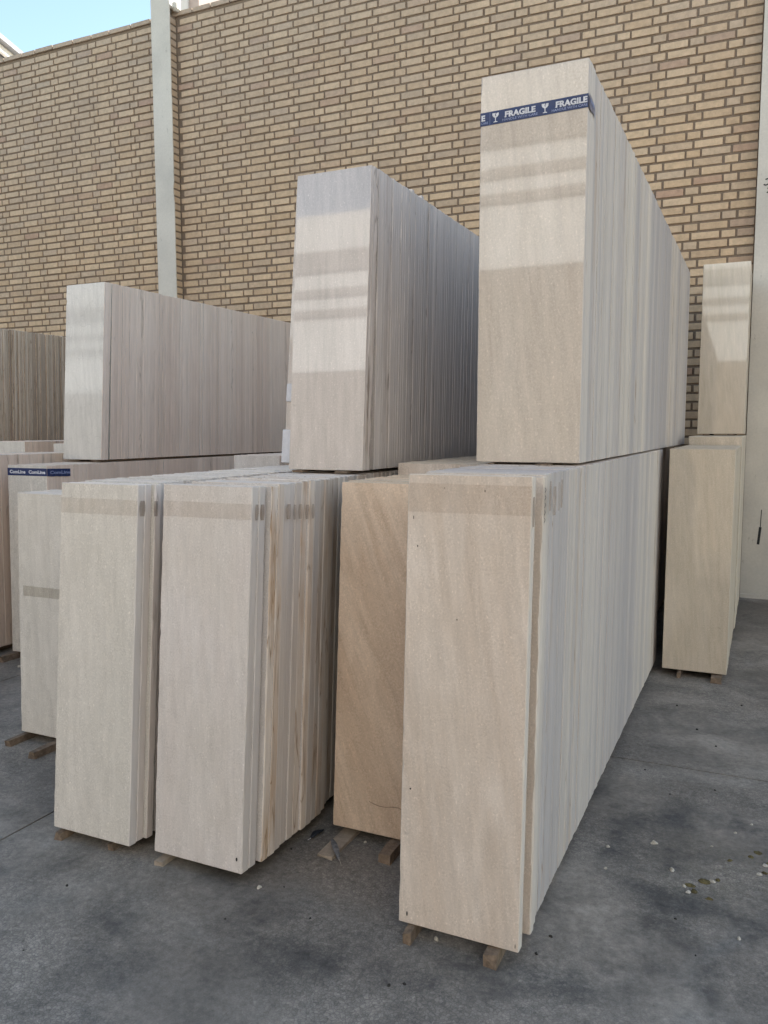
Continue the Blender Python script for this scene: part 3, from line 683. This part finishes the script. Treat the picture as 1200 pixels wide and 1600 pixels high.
def serifs(par, x0, x1, z_, hgt, mat):
    """little serif feet and heads, so that the word reads as a serif face"""
    m = MB(); n_ = 7; wd = (x1 - x0) / n_
    for i, ch in enumerate('FRAGILE'):
        fx = {0: (0.04,), 1: (0.18, 0.85), 2: (0.12, 0.92), 3: (), 4: (0.5,), 5: (0.12,), 6: (0.05,)}[i]
        for f_ in fx:
            c = x0 + wd * (i + f_); s_ = 0.0032
            m.quad((c - s_, -0.0023, z_ + 0.020 * c), (c + s_, -0.0023, z_ + 0.020 * c), (c + s_, -0.0023, z_ + 0.0016 + 0.020 * c), (c - s_, -0.0023, z_ + 0.0016 + 0.020 * c))
    m.build('serif', mat, par)
fit_text('FRAGILE', 0.092, 0.204, zb + 0.0185, 0.027, M['print_white']); serifs(tp, 0.092, 0.204, zb + 0.0185, 0.02, M['print_white'])
fit_text('FRAGILE', 0.276, 0.386, zb + 0.0185, 0.027, M['print_white']); serifs(tp, 0.276, 0.386, zb + 0.0185, 0.02, M['print_white'])
fit_text('E', 0.004, 0.018, zb + 0.0185, 0.027, M['print_white'])
fit_text('HANDLE WITH CARE', 0.083, 0.212, zb + 0.006, 0.0115, M['print_grey'], bold=0.0003)
fit_text('HANDLE WITH CARE', 0.262, 0.387, zb + 0.006, 0.0115, M['print_grey'], bold=0.0003)
fit_text('CARE', 0.003, 0.029, zb + 0.006, 0.0115, M['print_grey'], bold=0.0003)
m = MB(); m.quad(*[(x_, -0.0022, z_) for x_, z_ in ((0.0355, zb + 0.0015), (0.0367, zb + 0.0015), (0.0367, zb + th - 0.001), (0.0355, zb + th - 0.001))]); m.build('divider_line', M['print_grey'], tp)
for gx in (0.057, 0.238):
    m = MB(); z_ = zb + sl * gx + 0.007; k = 0.032
    cup = [(-0.40, 1.0), (-0.38, 0.75), (-0.25, 0.58), (-0.06, 0.48), (-0.05, 0.12), (-0.25, 0.06), (-0.25, 0.0), (0.25, 0.0), (0.25, 0.06), (0.05, 0.12), (0.06, 0.48), (0.25, 0.58), (0.38, 0.75), (0.40, 1.0), (0.14, 1.0), (0.02, 0.80), (0.10, 0.70), (-0.03, 0.66), (-0.06, 0.82), (0.04, 1.0)]
    tris_left = [(0, 1, 18, 19), (1, 2, 17, 18), (2, 3, 10, 17), (3, 4, 9, 10), (5, 6, 7, 8), (4, 5, 8, 9), (17, 10, 11, 16), (16, 11, 12, 15), (15, 12, 13, 14)]
    m.add([(gx + a * k * 0.95, -0.0022, z_ + b_ * k) for a, b_ in cup], [f for f in tris_left]); o = m.build('glass_symbol', M['print_white'], tp)
m = fit_text('FRAGILE', 0.012, 0.085, z1 + 0.022, 0.018, M['print_grey'], side=True)
# ComLine tape
tA = slab_frame('lettered_tape', sA[0]); tag(tA, 'navy tape printed ComLine around the top of the left floor slab', 'tape'); WA = 0.358; za = 1.204; thA = 0.050
m = MB(); m.add([(-e, -e, za), (WA + e, -e, za), (WA + e, -e, za + thA), (-e, -e, za + thA)], [(0, 1, 2, 3)]); m.build('tape_front', M['tape_blue'], tA)
m = MB(); xs = WA + e + 0.003; vs = []
for i in range(13):
    yy = i * 0.0165; vs += [(xs + 0.002 * math.sin(i * 2.1), yy - e, za - 0.004 * (i / 12) + 0.001 * math.sin(i * 1.7)), (xs + 0.002 * math.sin(i * 2.1), yy - e, za + thA - 0.002 * (i / 12))]
m.add(vs, [(i * 2, i * 2 + 2, i * 2 + 3, i * 2 + 1) for i in range(12)]); m.build('tape_wrap', M['tape_blue'], tA)
for (x0, x1) in ((0.02, 0.165), (0.195, 0.345)):
    fit_text('ComLine', x0, x1, za + 0.015, 0.030, M['print_white'], par=tA, sl_=0)
W3s = W3; W3 = xs + 0.001; fit_text('ComLine', 0.015, 0.190, za + 0.015, 0.028, M['print_grey'], side=True, par=tA); W3 = W3s
# clear packing tape bands and residues
def band(slab, w_, z_, h_, label, sides=(), x0=0.0, x1=None, side_z=0.0, mat='tape_clear'):
    o = slab_frame('packing_tape', slab); tag(o, label, 'tape', 'brown packing tape on the floor stacks')
    m = MB(); x1 = w_ if x1 is None else x1
    m.add([(x0, -0.0009, z_), (x1, -0.0009, z_ + 0.001), (x1, -0.0009, z_ + h_), (x0, -0.0009, z_ + h_ + 0.001)], [(0, 1, 2, 3)]); m.build('tape_front', M[mat], o)
    for (ya, yb, dx, dz) in sides:
        m = MB(); k = 6; xs = w_ + dx; vs = []; hh = h_
        for i in range(k + 1):
            a = math.pi * i / k; sq = math.sin(a) * 0.28
            zz = z_ + side_z + dz + hh * i / k; c = (ya + yb) / 2; hw = (yb - ya) / 2 * (0.72 + sq)
            ln = math.tan(0.0)
            vs += [(xs, c - hw, zz), (xs, c + hw, zz)]
        m.add(vs, [(i * 2, i * 2 + 1, i * 2 + 3, i * 2 + 2) for i in range(k)]); m.build('tape_residue', M['tape_stain'], o)
    return o
band(sF[0], 0.378, 1.262, 0.085, 'wide faint brown tape band near the top of the nearest slab',
     [(0.004, 0.030, 0.0015, -0.03), (0.058, 0.086, 0.0345, 0.015), (0.098, 0.150, 0.0345, 0.0), (0.165, 0.195, 0.0345, 0.012), (0.20, 0.235, 0.0345, 0.02)])
band(sD[0], 0.375, 1.205, 0.054, 'faint brown tape band near the top of the middle front slab',
     [(0.012, 0.036, 0.005, 0), (0.044, 0.072, 0.005, 0.0), (0.175, 0.208, 0.028, 0.002), (0.222, 0.244, 0.028, 0), (0.258, 0.286, 0.028, 0.002), (0.30, 0.33, 0.032, 0), (0.345, 0.365, 0.034, 0.002)], side_z=0.0)
band(sC[0], 0.370, 1.200, 0.056, 'faint brown tape band near the top of the left front slab', [(0.004, 0.036, 0.005, 0), (0.060, 0.085, 0.022, 0), (0.13, 0.20, 0.012, 0), (0.21, 0.25, 0.012, 0)])
band(sB[0], 0.372, 0.690, 0.050, 'small brown tape strip halfway up the short left slab', x0=0.03, mat='tape_olive')
# foam pads sticking out behind the upper middle stack
o = sU2[3]; o.location.z += 0.020; o.rotation_euler.y = R(2.4)
o['label'] = 'thin slab tilted out to the left behind the glossy upper middle slab'
for (z_, hh, dx, lb) in ((0.004, 0.15, -0.006, 'white foam pad at the lower left of the upper middle stack'), (0.28, 0.08, 0.004, 'small white foam piece higher up the left side of the upper middle stack')):
    m = MB(); m.add([(v[0], v[1], v[2]) for v in _cb(0.060, 0.011, hh, 0.003)], CB_F); f_ = m.build('foam_pad', M['foam'])
    f_.rotation_euler = o.rotation_euler
    f_.matrix_world = Matrix.Translation(o.location) @ Euler(o.rotation_euler).to_matrix().to_4x4() @ Matrix.Translation((dx, -0.0135, z_))
    tag(f_, lb, 'foam pad')
# small dark holes and pencil marks on slabs
def mark(slab, x_, z_, w_, h_, rot=0.0):
    m = MB(); vs = [(x_ + w_ * math.cos(k * math.pi / 4), -0.0007, z_ + h_ * math.sin(k * math.pi / 4)) for k in range(8)]
    m.add(vs, [tuple(range(8))]); m.build('chip_hole', M['ink'], slab)
mark(sD[0], 0.354, 0.048, 0.004, 0.007)
for (x_, z_, a, b_) in ((0.028, 0.030, 0.0025, 0.008), (0.368, 0.018, 0.0012, 0.007), (0.02, 1.245, 0.0012, 0.006), (0.24, 1.33, 0.0015, 0.004), (0.115, 1.335, 0.001, 0.003), (0.035, 1.16, 0.002, 0.003), (0.165, 0.95, 0.0018, 0.0025), (0.03, 0.42, 0.003, 0.003)): mark(sF[0], x_, z_, a, b_)
def smark(slab, w_, pts, wd=0.004):
    m = MB()
    for (a, b_) in zip(pts[:-1], pts[1:]):
        d = Vector((b_[0] - a[0], b_[1] - a[1])).normalized(); nn = Vector((-d.y, d.x)) * wd / 2
        m.quad(*[(w_ + 0.0008, p[0], p[1]) for p in ((a[0] - nn.x, a[1] - nn.y), (b_[0] - nn.x, b_[1] - nn.y), (b_[0] + nn.x, b_[1] + nn.y), (a[0] + nn.x, a[1] + nn.y))])
    m.build('pencil_mark', M['ink'], slab)
m = MB(); pts = [(0.15, 0.118), (0.17, 0.112), (0.19, 0.108), (0.22, 0.108), (0.245, 0.114), (0.27, 0.116), (0.29, 0.110), (0.31, 0.104), (0.36, 0.10)]
for (a, b_) in zip(pts[:-1], pts[1:]): m.quad((a[0], -0.0006, a[1]), (b_[0], -0.0006, b_[1]), (b_[0], -0.0006, b_[1] + 0.004), (a[0], -0.0006, a[1] + 0.004))
m.build('rust_vein', M['tape_stain'], sE[0])
for k in range(5): smark(sF[1], 0.378, [(0.008, 1.235 + k * 0.022), (0.022, 1.243 + k * 0.022), (0.012, 1.249 + k * 0.022)], 0.003)

# ------------------------------------------------------------------ litter on the floor
def blob(name, x_, y_, s, hgt, mat, label, cat, group, seed):
    rs = random.Random(seed); vs = []; n_ = 7; fs = []
    for j, (rr, zz) in enumerate(((1.0, 0.0), (0.85, 0.55), (0.4, 1.0))):
        for i in range(n_):
            a = i * 2 * math.pi / n_ + rs.uniform(-.25, .25); q = rr * rs.uniform(0.7, 1.2)
            vs.append((s * q * math.cos(a), s * 0.75 * q * math.sin(a), hgt * zz * rs.uniform(0.75, 1.15)))
    for j in range(2):
        for i in range(n_): fs.append((j * n_ + i, j * n_ + (i + 1) % n_, (j + 1) * n_ + (i + 1) % n_, (j + 1) * n_ + i))
    fs.append(tuple(range(2 * n_, 3 * n_))); fs.append(tuple(range(n_ - 1, -1, -1)))
    m = MB(); m.add(vs, fs); o = m.build(name, mat); o.location = (x_, y_, 0.0); o.rotation_euler = (0, 0, rs.uniform(0, 6)); tag(o, label, cat, group); return o
GC = 'chips and grit scattered on the concrete'
chips = [(-0.311, 3.086, .017, 'c', 'pale stone chip on bare concrete right of the nearest stack'), (-0.464, 2.989, .010, 'c', None), (-0.231, 2.915, .014, 'c', None),
         (-0.446, 2.83, .008, 'c', None), (-0.192, 2.616, .009, 'd', None), (-0.005, 2.59, .010, 'c', None), (-0.113, 3.151, .007, 'c', None), (-0.036, 3.298, .009, 'c', None),
         (-1.495, 2.214, .013, 'c', 'white chip on the floor right of the middle front slab'), (-1.42, 2.253, .007, 'd', None), (-1.249, 2.134, .008, 'd', None),
         (-0.890, 1.951, .011, 'd', 'black grit lump at the bottom of the picture left of the white one'), (-0.853, 1.974, .010, 'd', None), (-1.494, 2.018, .007, 'd', None),
         (-1.949, 1.635, .006, 'd', None), (-1.302, 2.640, .010, 'c', None), (-0.606, 2.873, .009, 'c', None), (-0.128, 3.67, .009, 'd', None), (-0.55, 2.26, .011, 'd', None),
         (-0.53, 2.36, .012, 'd', None), (-4.388, 3.755, .018, 'c', None), (-0.845, 2.20, .012, 'c', None), (-0.429, 3.766, .008, 'd', None), (-1.53, 2.48, .009, 'd', None), (-2.10, 1.95, .010, 'd', None),
         (-0.12, 2.45, .006, 'd', None), (0.02, 3.4, .008, 'c', None), (-0.3, 3.55, .007, 'd', None), (-0.25, 4.4, .014, 'd', None), (-0.38, 4.75, .012, 'd', None), (-0.05, 4.9, .012, 'd', None), (-0.15, 4.2, .010, 'd', None)]
for i, (x_, y_, s, k, lb) in enumerate(chips):
    s *= 0.8 if k == 'c' else 0.62
    blob('stone_chip' if k == 'c' else 'grit_lump', x_, y_, s, s * 0.8, M['chip'] if k == 'c' else M['darkchip'],
         lb or (('small pale stone chip' if k == 'c' else 'small dark grit lump') + (' on the floor between the nearest stack and the right floor stack' if x_ > -0.65 and y_ > 3.3 else ' on the floor to the right of the nearest stack' if x_ > -0.65 else ' on the floor in front of the nearest stack' if x_ > -1.0 else ' on the floor at the foot of the middle front stack' if x_ > -1.8 else ' on the bare floor at the lower left')), 'stone chip' if k == 'c' else 'grit', GC, i)
cl = [(-0.149, 2.807), (-0.123, 2.883), (-0.08, 2.912), (0.046, 3.172), (0.067, 3.029), (-0.048, 3.07), (-0.165, 2.84), (0.02, 3.13), (0.085, 3.10), (-0.10, 2.78)]
for i, (x_, y_) in enumerate(cl):
    blob('dirt_clod', x_, y_, random.uniform(.010, .030), 0.006, M['clod'], 'crumbled olive brown dirt clod with pale flecks at the lower right', 'dirt clod', 'dirt clods at the lower right', 50 + i)
    if i % 2: continue
    blob('stone_chip', x_ - 0.018, y_ - 0.014, random.uniform(.009, .015), 0.006, M['chip'], 'small pale chip lying beside the dirt clods', 'stone chip', GC, 80 + i)
def feather(loc, rot, ln, wd, mat, label, tipmat=None, tilt=0.0):
    f = empty('feather', loc, rot); tag(f, label, 'feather')
    n_ = 12; vs = []; fs = []
    for i in range(n_ + 1):
        u = i / n_; h_ = wd * (math.sin(math.pi * min(1, u ** 0.8)) ** 0.7) * (0.5 + 0.5 * u) if 0 < i < n_ else 0.0006; z_ = 0.010 * math.sin(math.pi * u) + 0.001
        vs += [(-h_, u * ln, z_ - 0.002), (0, u * ln, z_ + 0.001), (h_ * 0.8, u * ln, z_ - 0.001)]
    for i in range(n_):
        a = i * 3; fs += [(a, a + 1, a + 4, a + 3), (a + 1, a + 2, a + 5, a + 4)]
    m = MB(); m.add(vs, fs); m.build('vane', M[mat], f)
    m = MB(); m.box(-0.0009, 0.0009, -ln * 0.18, ln * 0.95, 0.0015, 0.0030); m.build('shaft', M['foam'] if tipmat else M['chip'], f)
feather((-1.316, 2.460, 0.014), (0, 0, R(38)), 0.165, 0.017, 'feather_grey', 'grey pigeon feather lying across the pale flat batten')
feather((-1.500, 2.570, 0.004), (0, 0, R(-8)), 0.085, 0.022, 'feather_dark', 'dark blue black feather on the floor at the foot of the middle stack', True)
